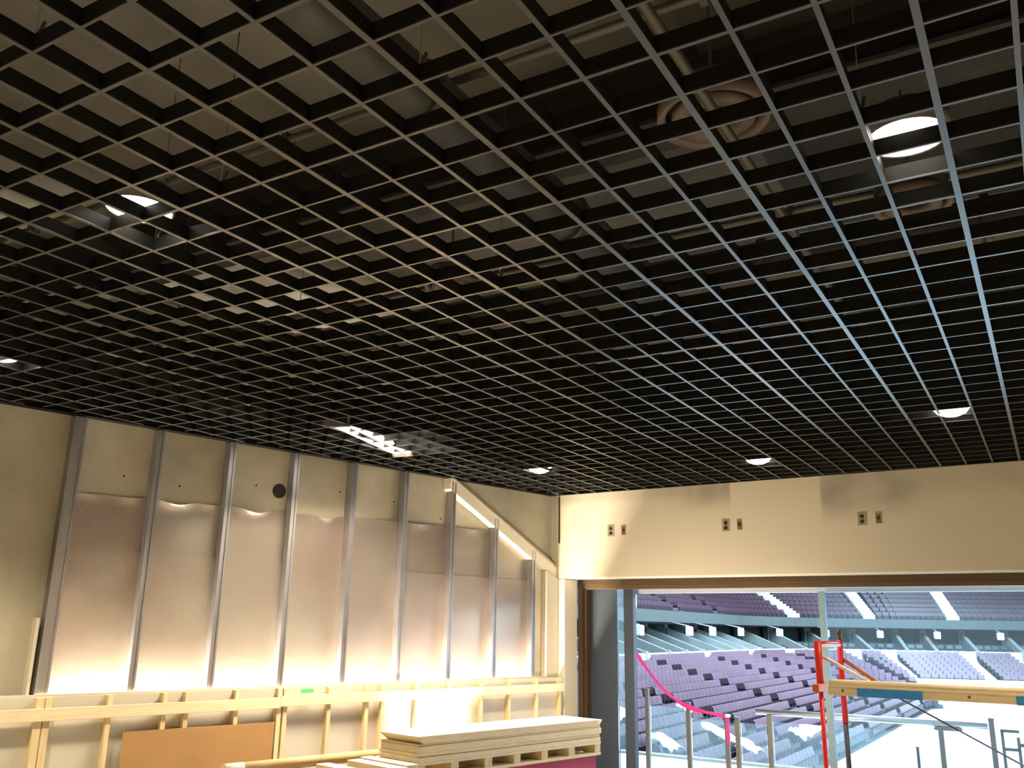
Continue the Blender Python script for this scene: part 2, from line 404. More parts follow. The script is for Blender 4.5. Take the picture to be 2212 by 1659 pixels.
# things above the grid
def pbeam(x0, x1, y0, y1, z0, z1, lab):
    o = obj('steel_beam', boxes([((x0, y0, z0 + 0.02), (x1, y1, z0)), ((x0, y0, z1 - 0.02), (x1, y1, z1)),
        (((x0 + x1) / 2 - 0.01, y0, z0), ((x0 + x1) / 2 + 0.01, y1, z1))] if x1 - x0 < 1 else
        [((x0, y0, z0), (x1, y1, z0 + 0.02)), ((x0, y0, z1 - 0.02), (x1, y1, z1)), ((x0, (y0 + y1) / 2 - 0.01, z0), (x1, (y0 + y1) / 2 + 0.01, z1))]), 'beam')
    tag(o, lab, 'beam')
pbeam(-6.0, 4.9, 2.30, 2.55, 3.70, 4.1, 'dark steel beam crossing above the near half of the open-cell ceiling')
pbeam(-4.6, 4.9, 4.9, 5.15, 3.70, 4.1, 'dark steel beam crossing above the far half of the open-cell ceiling')
pbeam(2.5, 2.75, -3.8, 7.5, 3.66, 4.1, 'dark steel beam running above the right side of the ceiling towards the window wall')
def duct(name, x0, y0, x1, y1, r, z, lab):
    t = empty(name); d = Vector((x1 - x0, y1 - y0, 0)); n = max(2, int(d.length / 1.0)); u = d.normalized()
    bm = bmesh.new(); tube(bm, (x0, y0, z), (x1, y1, z), r, 24); obj('duct_body', bm, 'duct', t)
    for k in range(1, n):
        c = Vector((x0, y0, z)) + d * k / n
        bm = bmesh.new(); tube(bm, c - u * 0.02, c + u * 0.02, r + 0.012, 24); obj('duct_collar', bm, 'duct', t)
    tag(at_base(t, (x0, y0, z - r)), lab, 'duct')
duct('round_duct', -3.4, 3.6, 4.0, 3.6, 0.14, 3.50, 'round grey duct running across the room above the grid between the two beams')
duct('round_duct', 0.35, -3.0, 0.35, 3.2, 0.11, 3.28, 'slim round duct above the near part of the grid')
t = empty('rectangular_duct')
obj('duct_body', boxes([((2.95, 0.2, 3.28), (3.75, 7.2, 3.34))]), 'beam', t)
for k in range(6): obj('duct_flange', boxes([((2.92, 0.9 + k * 1.1, 3.26), (3.78, 0.93 + k * 1.1, 3.345))]), 'beam', t)
tag(at_base(t, (3.35, 0.2, 3.28)), 'dark shallow duct above the right edge of the grid', 'duct')
t = empty('bulkhead_box')
obj('box_side', boxes([((-2.4, 5.35, 3.5), (-1.4, 6.6, 3.9))]), 'duct', t)
obj('box_lid', boxes([((-2.43, 5.32, 3.48), (-1.37, 6.63, 3.5))]), 'duct', t)
for q in ((-2.3, 5.5), (-1.5, 6.4)):
    bm = bmesh.new(); tube(bm, (q[0], q[1], 3.9), (q[0], q[1], 4.1), 0.008, 6); obj('hanger_rod', bm, 'wire', t)
tag(at_base(t, (-1.9, 5.9, 3.48)), 'grey metal box above the grid near the room corner', 'box')
def pipe(x0, y0, x1, y1, r, z, lab):
    t = empty('conduit'); bm = bmesh.new(); tube(bm, (x0, y0, z), (x1, y1, z), r, 10); obj('conduit_pipe', bm, 'wire', t)
    d = Vector((x1 - x0, y1 - y0, 0)); u = d.normalized()
    for k in range(4):
        c = Vector((x0, y0, z)) + d * (k + 0.5) / 4
        bm = bmesh.new(); obox(bm, c, (u, Vector((-u.y, u.x, 0)), Z), (-0.012, -r - 0.01, -r - 0.006), (0.012, r + 0.01, r + 0.006)); obj('pipe_clamp', bm, 'duct', t)
    tag(at_base(t, (x0, y0, z)), lab, 'conduit')
pipe(-3.0, 1.35, 3.8, 1.35, 0.016, 3.46, 'thin steel conduit crossing above the near cells')
pipe(-3.4, 3.05, 3.8, 3.05, 0.02, 3.52, 'steel conduit crossing above the grid beside the first beam')
pipe(-0.3, -1.5, -0.3, 6.5, 0.016, 3.31, 'thin steel conduit running away from the viewer above the middle of the grid')
pipe(1.15, 0.0, 1.15, 7.2, 0.018, 3.31, 'steel conduit running towards the window wall above the right half of the grid')
# flexible speaker rings
def ringfix(loc, r, lab):
    t = empty('ceiling_speaker')
    bm = bmesh.new(); lathe(bm, (0, 0, 0), [(r, 0.0), (r, 0.05), (r * 0.86, 0.07), (r * 0.86, 0.012)], close=True); obj('outer_ring', bm, 'ring', t)
    bm = bmesh.new(); lathe(bm, (0, 0, 0), [(r * 0.74, 0.0), (r * 0.74, 0.04), (r * 0.42, 0.05), (r * 0.42, 0.005)], close=True); obj('inner_ring', bm, 'ring', t)
    bm = bmesh.new(); lathe(bm, (0, 0, 0), [(r * 0.30, 0.01), (r * 0.34, 0.12), (r * 0.95, 0.10), (r * 0.95, 0.08)]); obj('back_can', bm, 'housing', t)
    bm = bmesh.new(); tube(bm, (0, 0, 0.1), (0, 0, 4.1 - loc[2]), 0.006, 6); obj('hanger_rod', bm, 'wire', t)
    t.location = loc; tag(t, lab, 'speaker')
ringfix((1.096, 1.905, 3.38), 0.20, 'large pinkish round speaker rings above the grid, left of the bright twin lamp')
ringfix((1.627, 2.933, 3.36), 0.155, 'pinkish round speaker above the grid, just beyond the bright right lamp')
ringfix((-0.642, 2.775, 3.36), 0.14, 'pale round speaker above the middle of the grid')
# hanger wires
WIRES = [(-0.95, 0.50), (-0.20, 0.30), (0.22, 0.10), (-1.05, 1.25), (0.62, 0.75), (-0.35, 1.05), (0.95, 0.35), (-1.60, 1.8), (1.60, 1.72), (-0.76, 4.65), (-0.1, 2.2), (-2.2, 3.2)]
def camx(x, y):
    v = Vector((x, y, H)) - CAM; return v.dot(Vector(R[0])) / v.dot(Vector(R[2]))
WIRES.sort(key=lambda q: camx(*q))
for k, (x, y) in enumerate(WIRES):
    t = empty('hanger_wire')
    bm = bmesh.new(); tube(bm, (0, 0, 0.06), (0.012, 0, 1.04), 0.0022, 6); obj('wire', bm, 'wire', t)
    bm = bmesh.new(); tube(bm, (0, 0, 0.03), (0.012, 0.012, 0.10), 0.005, 6); obj('twist', bm, 'wire', t)
    t.location = (round(x / S) * S, round(y / S) * S, H)
    tag(t, 'thin steel hanger wire above the black grid, %s from the left' % ORD[k], 'wire', 'hanger wires above the grid ceiling')

# recessed lamps above the cells
LAMPS = [((-0.905, 1.055), 'round ceiling lamp showing as a bright triangle in the left part of the near grid', 1.4),
         ((1.717, 1.915), 'brightest round ceiling lamp, near the top right, split by a grid blade', 1.4),
         ((1.497, 5.63), 'round ceiling lamp near the right end of the grid above the window', 0.5),
         ((-0.155, 6.85), 'round ceiling lamp close to the window wall', 0.5),
         ((-2.13, 6.45), 'round ceiling lamp nearest the room corner', 1.1),
         ((-3.20, 1.87), 'round ceiling lamp at the left edge of the view', 0.7)]
HID = [(-2.6, -1.6, 'back left'), (0.9, -2.2, 'back middle'), (3.2, -1.5, 'back right'), (3.8, 2.0, 'right, nearer the viewer'), (4.0, 4.6, 'right, nearer the window')]
def lamp(x, y, lab, p):
    t = empty('ceiling_lamp'); t.location = (x, y, H + 0.055)
    bm = bmesh.new(); lathe(bm, (0, 0, 0), [(0.106, 0), (0.112, 0.0), (0.112, 0.16), (0.05, 0.19)]); obj('housing', bm, 'housing', t)
    bm = bmesh.new(); lathe(bm, (0, 0, 0), [(0.105, 0.002), (0.09, 0.05), (0.06, 0.09)]); obj('reflector', bm, 'reflector', t)
    bm = bmesh.new(); lathe(bm, (0, 0, 0), [(0.100, 0.012), (0.094, -0.008), (0.072, -0.026), (0.040, -0.036), (0.001, -0.040)]); obj('lens', bm, 'lamp', t)
    if y > 5: t.scale = (1.25, 1.25, 1.9)
    elif p == 1.4: t.scale = (1.15, 1.15, 0.5); t.location.z = H + 0.085
    tag(t, lab, 'lamp')
    l = spot('lamp_beam', (x, y, H - 0.02), 420 * p, WARM, 108, blend=0.8, rad=0.09)
    return t
for (x, y), lab, p in LAMPS: lamp(x, y, lab, p)
for x, y, wh in HID:
    lamp(x, y, 'round ceiling lamp outside the view, ' + wh, 2.7 if 'window' in wh else 3.6 if 'middle' in wh else 2.0)
# bare strip lamp above the grid near the left wall
t = empty('strip_lamp')
c = Vector((-2.66, 4.62, H - 0.012)); u = Vector((-0.241, 0.9705, 0)); v = Vector((-u.y, u.x, 0))
bm = bmesh.new(); obox(bm, c, (u, v, Z), (-0.62, -0.10, 0.06), (0.62, 0.10, 0.10)); obj('tray', bm, 'reflector', t)
for q in (-0.055, 0.055):
    bm = bmesh.new(); tube(bm, c + v * q + u * -0.58 + Z * 0.035, c + v * q + u * 0.58 + Z * 0.035, 0.026, 12); obj('lamp_tube', bm, 'lamp', t)
for q in (-0.6, 0.6):
    bm = bmesh.new(); obox(bm, c, (u, v, Z), (q - 0.02, -0.09, 0.0), (q + 0.02, 0.09, 0.06)); obj('tube_holder', bm, 'housing', t)
tag(at_base(t, c), 'bare twin-tube strip lamp glowing through several cells near the left wall', 'lamp')
area('strip_beam', (c.x, c.y, H - 0.01), 1.1, 110, WARM, (c.x, c.y, 0), sy=0.16, spread=math.radians(130)).rotation_euler = (0, 0, math.atan2(u.y, u.x))

t = empty('panel_lamp'); c = Vector((-2.40, 4.88, H + 0.062))
obj('lens', boxes([((-0.34, -0.17, 0.0), (0.40, 0.17, 0.008))], c, (u, v, Z)), 'lamp', t)
obj('frame', boxes([((-0.37, -0.20, 0.008), (0.43, 0.20, 0.05))], c, (u, v, Z)), 'reflector', t)
tag(at_base(t, c), 'flat lamp panel glinting through a diagonal run of small cells right of the strip lamp', 'lamp')
t = empty('pale_duct_cover'); c = Vector((-2.78, 2.86, H + 0.064))
obj('sheet', boxes([((-0.72, -0.20, 0.0), (0.75, 0.24, 0.006))], c, (u, v, Z)), 'white', t)
for q in (-0.72, 0.0, 0.73): obj('edge_rib', boxes([((q, -0.20, 0.006), (q + 0.02, 0.24, 0.03))], c, (u, v, Z)), 'duct', t)
tag(at_base(t, c), 'pale flat duct cover glinting through small cells in the left part of the grid', 'duct')
t = empty('driver_box'); c = Vector((1.24, 5.62, H + 0.058))
obj('box_body', boxes([((-0.13, -0.16, 0.0), (0.10, 0.16, 0.05))], c), 'reflector', t); obj('box_lid', boxes([((-0.11, -0.14, -0.004), (0.08, 0.14, 0.0))], c), 'white', t)
tag(at_base(t, c), 'pale metal box beside the right ceiling lamp above the window', 'box')

# ------------------------------------------------------------------ outlets on the window wall
def outlet(s, z, kind, lab):
    t = empty('electrical_box'); o = RW(s, 0, z)
    bw, bh = (0.038, 0.058) if kind == 0 else (0.026, 0.050)
    fr = bmesh.new()
    for lo, hi in (((-bw, -0.006, -bh), (-bw + 0.006, 0.0, bh)), ((bw - 0.006, -0.006, -bh), (bw, 0.0, bh)),
                   ((-bw, -0.006, -bh), (bw, 0.0, -bh + 0.006)), ((-bw, -0.006, bh - 0.006), (bw, 0.0, bh))):
        obox(fr, o, RX, lo, hi)
    obj('box_rim', fr, 'plate', t)
    bm = bmesh.new(); obox(bm, o, RX, (-bw + 0.006, -0.003, -bh + 0.006), (bw - 0.006, 0.0, bh - 0.006)); obj('box_back', bm, 'plate' if kind == 0 else 'knot', t)
    for q in ((-0.024, 0.024) if kind == 0 else (0.0,)):
        bm = bmesh.new(); tube(bm, o + Z * q - nr * 0.009, o + Z * q - nr * 0.002, 0.019 if kind == 0 else 0.015, 12); obj('receptacle', bm, 'dark', t)
    tag(at_base(t, o), lab, 'outlet')
for i, (s1, s2, z) in enumerate(((0.654, 0.806, 2.629), (1.937, 2.079, 2.628), (3.236, 3.380, 2.627))):
    where = ('in the leftmost pair above the window', 'in the middle pair above the window', 'in the rightmost pair above the window')[i]
    outlet(s1, z, 0, 'open twin-socket box, left one ' + where)
    outlet(s2, z, 1, 'narrow open switch box, right one ' + where)

# ------------------------------------------------------------------ half-height stud wall in front of the left wall
hw = empty('stud_wall')
obj('plaster_backing', boxes([((0.03, 0.012, 0.02), (9.0, 0.070, 1.112))], A, LX), 'board', hw)
STUDS = [(5.23, .05), (5.177, .045), (4.774, .035), (4.381, .035), (4.213, .035), (3.812, .035), (3.440, .04), (3.385, .04), (2.97, .035),
         (2.585, .035), (2.417, .035), (2.035, .035), (1.642, .035), (1.23, .035), (0.853, .035), (0.454, .035), (0.10, .035), (5.9, .04), (6.5, .04), (7.1, .04)]
for s, wd in STUDS:
    obj('wood_stud', boxes([((s - wd / 2, 0.070, 0.04), (s + wd / 2, 0.119, 1.112))], A, LX), 'pine', hw, bevel=0.002)
obj('rail_board', boxes([((0.06, 0.120, 0.975), (3.44, 0.139, 1.055))], A, LX), 'pine2', hw, bevel=0.002)
obj('rail_board', boxes([((3.442, 0.120, 0.965), (9.0, 0.139, 1.045))], A, LX), 'pine2', hw, bevel=0.002)
obj('bottom_plate', boxes([((0.06, 0.03, 0), (9.0, 0.12, 0.04))], A, LX), 'pine', hw)
obj('top_cap', boxes([((0.03, 0.005, 1.112), (9.0, 0.036, 1.124))], A, LX), 'board2', hw, bevel=0.002)
obj('green_tape', boxes([((3.135, 0.119, 1.070), (3.255, 0.1205, 1.100))], A, LX), 'green', hw, label='strip of bright green tape')
tag(at_base(hw, LW(4.5, 0.06, 0)), 'unfinished half-height wall of pale wooden studs and a rail board below the foil sheets', 'stud wall')
hb = obj('hardboard_sheet', boxes([((3.475, 0.1195, 0.15), (4.662, 0.1245, 0.865))], A, LX), 'hard', bevel=0.001)
tag(hb, 'brown hardboard sheet leaning upright against the half-height stud wall', 'board')

# ------------------------------------------------------------------ pallet stack on the magenta box
pa = Vector((-1.926, 4.41, 0)); pu = Vector((0.2286, 0.9735, 0)); pv = Vector((-0.9735, 0.2286, 0)); PX = (pu, pv, Z)
PL = 2.0
t = empty('storage_box')
obj('box_side', boxes([((0.30, 0.03, 0.0), (PL - 0.03, 0.62, 0.585))], pa, PX), 'magenta', t, bevel=0.004)
obj('box_lid', boxes([((0.29, 0.02, 0.585), (PL - 0.02, 0.63, 0.600))], pa, PX), 'magenta', t, bevel=0.004)
tag(at_base(t, pa + pu * 1.1 + pv * 0.3), 'magenta red box standing under the long pallet', 'box')
t = empty('wooden_pallet'); z0 = 0.60
for q in range(3): obj('bottom_board', boxes([((0.0, 0.0 + q * 0.19, z0), (PL, 0.09 + q * 0.19, z0 + 0.022))], pa, PX), 'plywood', t, bevel=0.002)
BL = [0.03, 0.345, 0.68, 0.985, 1.295, 1.625, 1.955]
for s in BL: obj('stringer', boxes([((s - 0.038, 0.0, z0 + 0.022), (s + 0.038, 0.47, z0 + 0.085))], pa, PX), 'pine', t, bevel=0.002)
obj('deck_board', boxes([((0.0, 0.0, z0 + 0.085), (PL, 0.47, z0 + 0.105))], pa, PX), 'plywood', t, bevel=0.002)
tag(at_base(t, pa + pu * 1.0 + pv * 0.2 + Z * z0), 'long wooden pallet with open slots lying on the magenta box', 'pallet')
z = z0 + 0.105
LAY = [(0.035, -0.005, 0.0, 'lowest plywood panel, directly on the long pallet'),
       (0.028, 0.0, 0.012, 'second plywood panel from the pallet'),
       (0.045, 0.0, -0.006, 'thick middle plywood panel of the stack'),
       (0.012, 0.0, 0.004, 'thin plywood panel just under the top one')]
for th, du, dv, lab in LAY:
    o = obj('plywood_panel', boxes([((du, dv, z), (PL + du * 0.7, 0.42 + dv, z + th - 0.002))], pa, PX), 'plywood', bevel=0.003)
    tag(o, lab, 'panel', 'panels stacked on the long pallet'); z += th
bm = bmesh.new()   # bevelled top panel
pts = [pa + pu * 0.045 + Z * z, pa + pu * (PL - 0.02) + Z * z, pa + pu * PL + Z * (z + 0.052), pa - pu * 0.02 + Z * (z + 0.052)]
a = [bm.verts.new(p + (Vector((0, 0, 0)) if i < 2 else -pv * 0.016)) for i, p in enumerate(pts)]
b = [bm.verts.new(p + pv * (0.40 if i < 2 else 0.42)) for i, p in enumerate(pts)]
bm.faces.new(a); bm.faces.new(b[::-1])
for i in range(4): bm.faces.new((a[i], b[i], b[(i + 1) % 4], a[(i + 1) % 4]))
tag(obj('plywood_panel', bm, 'plywood', bevel=0.002), 'topmost panel of the stack, slanted edges, upper face glaring white', 'panel', 'panels stacked on the long pallet')
for so, v0, v1, lab in ((-0.112, -0.025, 0.50, 'loose board lying crosswise, touching the left end of the pallet'),
                       (-0.265, -0.10, 0.44, 'loose board lying crosswise, second from the pallet end'),
                       (-0.535, -0.02, 0.42, 'loose board lying crosswise at the bottom edge, farthest from the pallet')):
    o = obj('loose_board', boxes([((so, v0, 0.652), (so + 0.10, v1, 0.705))], pa, PX), 'plywood', bevel=0.003)
    tag(o, lab, 'board')
t = empty('saw_horse')
obj('top_beam', boxes([((-0.75, 0.20, 0.56), (-0.02, 0.26, 0.650))], pa, PX), 'pine', t)
for sx in (-0.65, -0.08):
    for sy in (-1, 1):
        bm = bmesh.new(); tube(bm, pa + pu * sx + pv * 0.23 + Z * 0.57, pa + pu * sx + pv * (0.23 + 0.2 * sy), 0.025, 6); obj('leg', bm, 'pine', t)
tag(at_base(t, pa + pu * -0.4 + pv * 0.23), 'low wooden trestle carrying the loose crosswise boards', 'trestle')
t = empty('cardboard_tube')
ta, tb = Vector((-2.83, 3.53, 0.685)), Vector((-2.471, 4.909, 0.685))
bm = bmesh.new(); tube(bm, ta, tb, 0.037, 20); obj('tube_body', bm, 'tube', t)
bm = bmesh.new(); tube(bm, ta - (tb - ta) * 0.005, ta + (tb - ta) * 0.09, 0.0385, 20); obj('end_wrap', bm, 'board', t)
tag(at_base(t, ta - Z * 0.037), 'long cardboard tube lying in front of the stud wall, left of the pallet', 'tube')
t = empty('tube_stand')
obj('post', boxes([((-2.76, 3.95, 0.0), (-2.70, 4.01, 0.62))]), 'pine', t); obj('cradle', boxes([((-2.80, 3.94, 0.62), (-2.66, 4.02, 0.648))]), 'pine', t)
tag(at_base(t, (-2.73, 3.98, 0)), 'short wooden prop holding up the cardboard tube', 'stand')

# fill lamps added for bright wall bases: floor work light, tubes behind stud wall
t = empty('added_work_light'); wp = LW(1.85, 0.60, 0)
for a in (0.3, 2.4, 4.5):
    bm = bmesh.new(); tube(bm, wp + Z * 0.35, wp + Vector((math.cos(a), math.sin(a), 0)) * 0.22, 0.010, 8); obj('leg', bm, 'housing', t)
bm = bmesh.new(); tube(bm, wp + Z * 0.33, wp + Z * 0.56, 0.014, 8); obj('pole', bm, 'housing', t)
obj('head', boxes([((-0.09, -0.05, 0.55), (0.09, 0.05, 0.60))], wp, LX), 'housing', t)
obj('lens', boxes([((-0.08, -0.04, 0.60), (0.08, 0.04, 0.605))], wp, LX), 'lamp', t)
tag(at_base(t, wp), 'added work light, hidden on the floor behind the pallet stack', 'lamp')
area('added_work_beam', wp + Z * 0.61, 0.3, 26, WARM, wp + Z * 1.4 - nl * 1.2, spread=math.radians(95))
t = empty('added_tube_light')
for q in range(4):
    c0 = 0.45 + q * 1.2
    bm = bmesh.new(); tube(bm, LW(c0, -0.045, 0.99), LW(c0 + 1.12, -0.045, 0.99), 0.013, 10); obj('lamp_tube', bm, 'lamp', t)
    obj('holder', boxes([((c0, -0.06, 0.955), (c0 + 1.12, -0.03, 0.975))], A, LX), 'housing', t)
tag(at_base(t, LW(2.8, -0.045, 0.955)), 'added row of lit lamp tubes hidden behind the top of the stud wall', 'lamp')
for q in range(4):
    a_ = area('added_tube_beam', LW(1.01 + q * 1.2, -0.045, 1.01), 1.1, 120, WARM, sy=0.03)
    a_.rotation_euler = Vector((-0.25 * nl.x, -0.25 * nl.y, 1)).to_track_quat('-Z', 'X').to_euler()
    a_.matrix_world = Matrix.Translation(LW(1.01 + q * 1.2, -0.045, 1.01)) @ Matrix((( dl.x, nl.x, 0), (dl.y, nl.y, 0), (0, 0, 1))).to_4x4() @ Matrix.Rotation(math.pi, 4, 'X')

t = empty('added_work_light'); wp = RW(1.7, -1.35, 0)  # unseen lamp added to brighten the window wall from below
for a in (0.3, 2.4, 4.5):
    bm = bmesh.new(); tube(bm, wp + Z * 0.25, wp + Vector((math.cos(a), math.sin(a), 0)) * 0.22, 0.010, 8); obj('leg', bm, 'housing', t)
bm = bmesh.new(); tube(bm, wp + Z * 0.23, wp + Z * 0.42, 0.014, 8); obj('pole', bm, 'housing', t)
obj('head', boxes([((-0.12, -0.05, 0.40), (0.12, 0.05, 0.48))], wp, RX), 'housing', t)
tag(at_base(t, wp), 'added work light on the floor facing the window wall, below the view', 'lamp')
area('added_work_beam', wp + Z * 0.5 + nr * 0.06, 0.3, 42, WARM, wp + Z * 2.3 + nr * 1.5 - dr * 0.3, spread=math.radians(150))

# ------------------------------------------------------------------ red scaffold with wooden guard rail
t = empty('scaffold')
def up(s, off, z0, z1, name, m, r=0.021, lab=None):
    bm = bmesh.new(); tube(bm, RW(s, off, z0), RW(s, off, z1), r, 14); return obj(name, bm, m, t, label=lab)
up(3.305, -2.0, 1.235, 1.555, 'upright', 'red', 0.025)
up(3.305, -2.0, 0.0, 1.235, 'upright', 'red', 0.016)
up(3.228, -1.1, 0.95, 1.560, 'upright', 'red', 0.022); up(3.228, -1.1, 0.0, 0.95, 'upright', 'darkpipe', 0.019, 'dark lower half of the rear upright')
up(3.228, -1.1, 1.560, 1.640, 'joint_pin', 'bronze2', 0.016, 'brass coloured pin on top of the rear upright')
for z, m in ((1.522, 'white'), (1.545, 'red'), (0.55, 'red'), (0.2, 'red')):
    bm = bmesh.new(); tube(bm, RW(3.31, -2.0, z - 0.0), RW(3.228, -1.1, z), 0.014 if m == 'white' else 0.010, 10); obj('rung', bm, m, t)
def brace(p, q, r, m, lab):
    bm = bmesh.new(); tube(bm, p, q, r, 8); obj('brace', bm, m, t, label=lab)
b0, b1 = RW(3.31, -1.97, 1.458), RW(5.4, -1.97, 0.375)
brace(b0, b0.lerp(b1, 0.15), 0.013, 'white', 'white upper part of the long diagonal brace')
brace(b0.lerp(b1, 0.15), b0.lerp(b1, 0.40), 0.006, 'darkpipe', None)
brace(b0.lerp(b1, 0.40), b1, 0.006, 'purple', 'purplish lower part of the long diagonal brace')
brace(RW(3.235, -1.1, 1.418), RW(3.48, -1.1, 1.258), 0.014, 'orange', 'orange diagonal brace')
obj('clamp', boxes([((3.300, -2.19, 1.225), (3.345, -1.97, 1.275))], A, RX), 'orange', t, bevel=0.006)
for s, off in ((5.6, -2.0), (5.5, -1.1)):
    up(s, off, 0, 1.6, 'upright', 'red')
for z in (0.2, 1.52): 
    bm = bmesh.new(); tube(bm, RW(5.6, -2.0, z), RW(5.5, -1.1, z), 0.014, 10); obj('rung', bm, 'red', t)
tag(at_base(t, RW(3.3, -1.6, 0)), 'red tubular scaffold frame standing inside the window opening', 'scaffold')
t = empty('wooden_guard_rail')
bm = boxes([((3.408, -2.20, 1.262), (5.7, -2.135, 1.312))], A, RX)
obj('top_rail', bm, 'pine2', t, bevel=0.018)
obj('face_board', boxes([((3.402, -2.185, 1.212), (5.7, -2.150, 1.262))], A, RX), 'pine2', t, bevel=0.006)
obj('tape', boxes([((3.590, -2.187, 1.210), (3.990, -2.1848, 1.262))], A, RX), 'blue', t, label='blue tape strip')
obj('tape', boxes([((4.512, -2.187, 1.210), (4.9, -2.1848, 1.262))], A, RX), 'blue', t, label='blue tape strip at the right edge')
for s in (3.498, 4.256):
    bm = bmesh.new(); tube(bm, RW(s, -2.1875, 1.243), RW(s, -2.184, 1.243), 0.009, 10); obj('knot', bm, 'knot', t)
tag(at_base(t, RW(4.5, -2.17, 1.21)), 'pale wooden guard rail with blue tape, clamped to the red scaffold', 'rail')

# ------------------------------------------------------------------ balcony outside
bal = obj('balcony_floor', boxes([((-3.0, 0.28, -0.3), (9.0, 3.02, -0.002))], A, RX), 'balcony'); struct(bal, 'white floor slab outside the opening')
lg = obj('balcony_ledge', boxes([((-3.0, 3.02, -0.6), (9.0, 3.12, 0.03))], A, RX), 'concrete'); struct(lg)
def bpost(s, zt, lab, w_=0.022, m='postm', off=1.0):
    t = empty('balustrade_post')
    obj('post', boxes([((s - w_, off - w_, 0.0), (s + w_, off + w_, zt))], A, RX), m, t, bevel=0.004)
    obj('base_plate', boxes([((s - 0.05, off - 0.05, 0.0), (s + 0.05, off + 0.05, 0.012))], A, RX), m, t)
    obj('cap', boxes([((s - w_ - 0.004, off - w_ - 0.004, zt), (s + w_ + 0.004, off + w_ + 0.004, zt + 0.008))], A, RX), m, t)
    tag(at_base(t, RW(s, off, 0)), lab, 'post')
bpost(0.562, 0.970, 'tallest brown-grey balustrade post, leftmost outside the opening')
bpost(1.048, 0.852, 'second balustrade post from the left, under the pink ribbon')
bpost(1.478, 0.745, 'balustrade post with the pink ribbon tied round it')
bpost(1.592, 0.735, 'balustrade post just right of the ribboned one')
bpost(3.985, 0.882, 'dark balustrade post near the right edge of the opening')
bpost(3.365, 0.600, 'short thin blue-grey post in front of the bright arena floor', 0.012, 'grey_al', 0.85)
for k, (s0, s1, z1, lab) in enumerate(((0.60, 1.02, 0.80, 'glass balustrade panel between the two leftmost posts'),
        (1.08, 1.45, 0.70, 'glass balustrade panel left of the ribboned post'), (1.63, 1.90, 0.69, 'narrow glass balustrade panel left of the silver handrail'),
        (1.97, 3.50, 0.72, 'long glass balustrade panel under the silver handrail'))):
    tag(obj('glass_panel', boxes([((s0, 0.994, 0.06), (s1, 1.006, z1))], A, RX), 'bglass'), lab, 'glass panel')
t = empty('handrail')
bm = bmesh.new(); tube(bm, RW(1.80, 1.0, 0.812), RW(3.955, 1.0, 0.816), 0.030, 16); obj('top_tube', bm, 'silver', t)
for s in (1.935, 3.555):
    obj('post', boxes([((s - 0.022, 0.978, 0.0), (s + 0.022, 1.022, 0.79))], A, RX), 'postm', t, bevel=0.004)
obj('bracket', boxes([((3.50, 0.97, 0.755), (3.74, 1.03, 0.785))], A, RX), 'postm', t, bevel=0.01)
tag(at_base(t, RW(2.8, 1.0, 0)), 'silver tubular handrail on two posts outside the window', 'handrail')
t = empty('gate_frame')
for lo, hi in (((4.05, 0.99, 0.0), (4.075, 1.01, 0.80)), ((4.175, 0.99, 0.0), (4.20, 1.01, 0.74)), ((4.05, 0.99, 0.775), (4.20, 1.01, 0.80)), ((4.05, 0.99, 0.62), (4.20, 1.01, 0.645))):
    obj('frame_bar', boxes([(lo, hi)], A, RX), 'fascia', t)
obj('glass_fill', boxes([((4.075, 0.997, 0.0), (4.175, 1.003, 0.775))], A, RX), 'bglass', t)
obj('latch', boxes([((4.20, 0.98, 0.66), (4.235, 1.02, 0.69))], A, RX), 'fascia', t)
tag(at_base(t, RW(4.12, 1.0, 0)), 'narrow green-grey gate frame beside the right balustrade post', 'gate')
# pink ribbon
bm = bmesh.new()
rp = [(0.396, 1.458), (0.49, 1.325), (0.581, 1.212), (0.69, 1.085), (0.799, 0.976), (0.91, 0.895), (1.023, 0.834), (1.15, 0.797), (1.275, 0.774), (1.49, 0.748)]
vs = []
for i, (s, z) in enumerate(rp):
    wv = 0.020 + 0.006 * math.sin(i * 2.1); tw = 0.008 * math.sin(i * 1.3)
    vs.append((bm.verts.new(RW(s - 0.004, 0.95 + tw, z + wv)), bm.verts.new(RW(s - 0.012, 0.95 - tw, z - wv))))
for p, q in zip(vs, vs[1:]): bm.faces.new((p[0], q[0], q[1], p[1])).smooth = True
t = empty('pink_ribbon')
o = obj('hanging_span', bm, 'pink', t); so = o.modifiers.new('t', 'SOLIDIFY'); so.thickness = 0.002
bm = bmesh.new(); vs = []
for i in range(7):
    z = 0.755 - i * 0.045; a = 0.008 * math.sin(i * 1.7)
    vs.append((bm.verts.new(RW(1.478 + a, 0.965, z)), bm.verts.new(RW(1.508 + a * 0.5, 0.975, z - 0.01))))
for p, q in zip(vs, vs[1:]): bm.faces.new((p[0], q[0], q[1], p[1])).smooth = True
o = obj('loose_tail', bm, 'pink', t); so = o.modifiers.new('t', 'SOLIDIFY'); so.thickness = 0.002
obj('knot', boxes([((1.452, 0.95, 0.735), (1.515, 1.03, 0.765))], A, RX), 'plastic', t, bevel=0.01, label='pale wrapped knot')
tag(at_base(t, RW(1.0, 0.95, 0.8)), 'bright pink ribbon sagging from the grey stile to a balustrade post', 'ribbon')

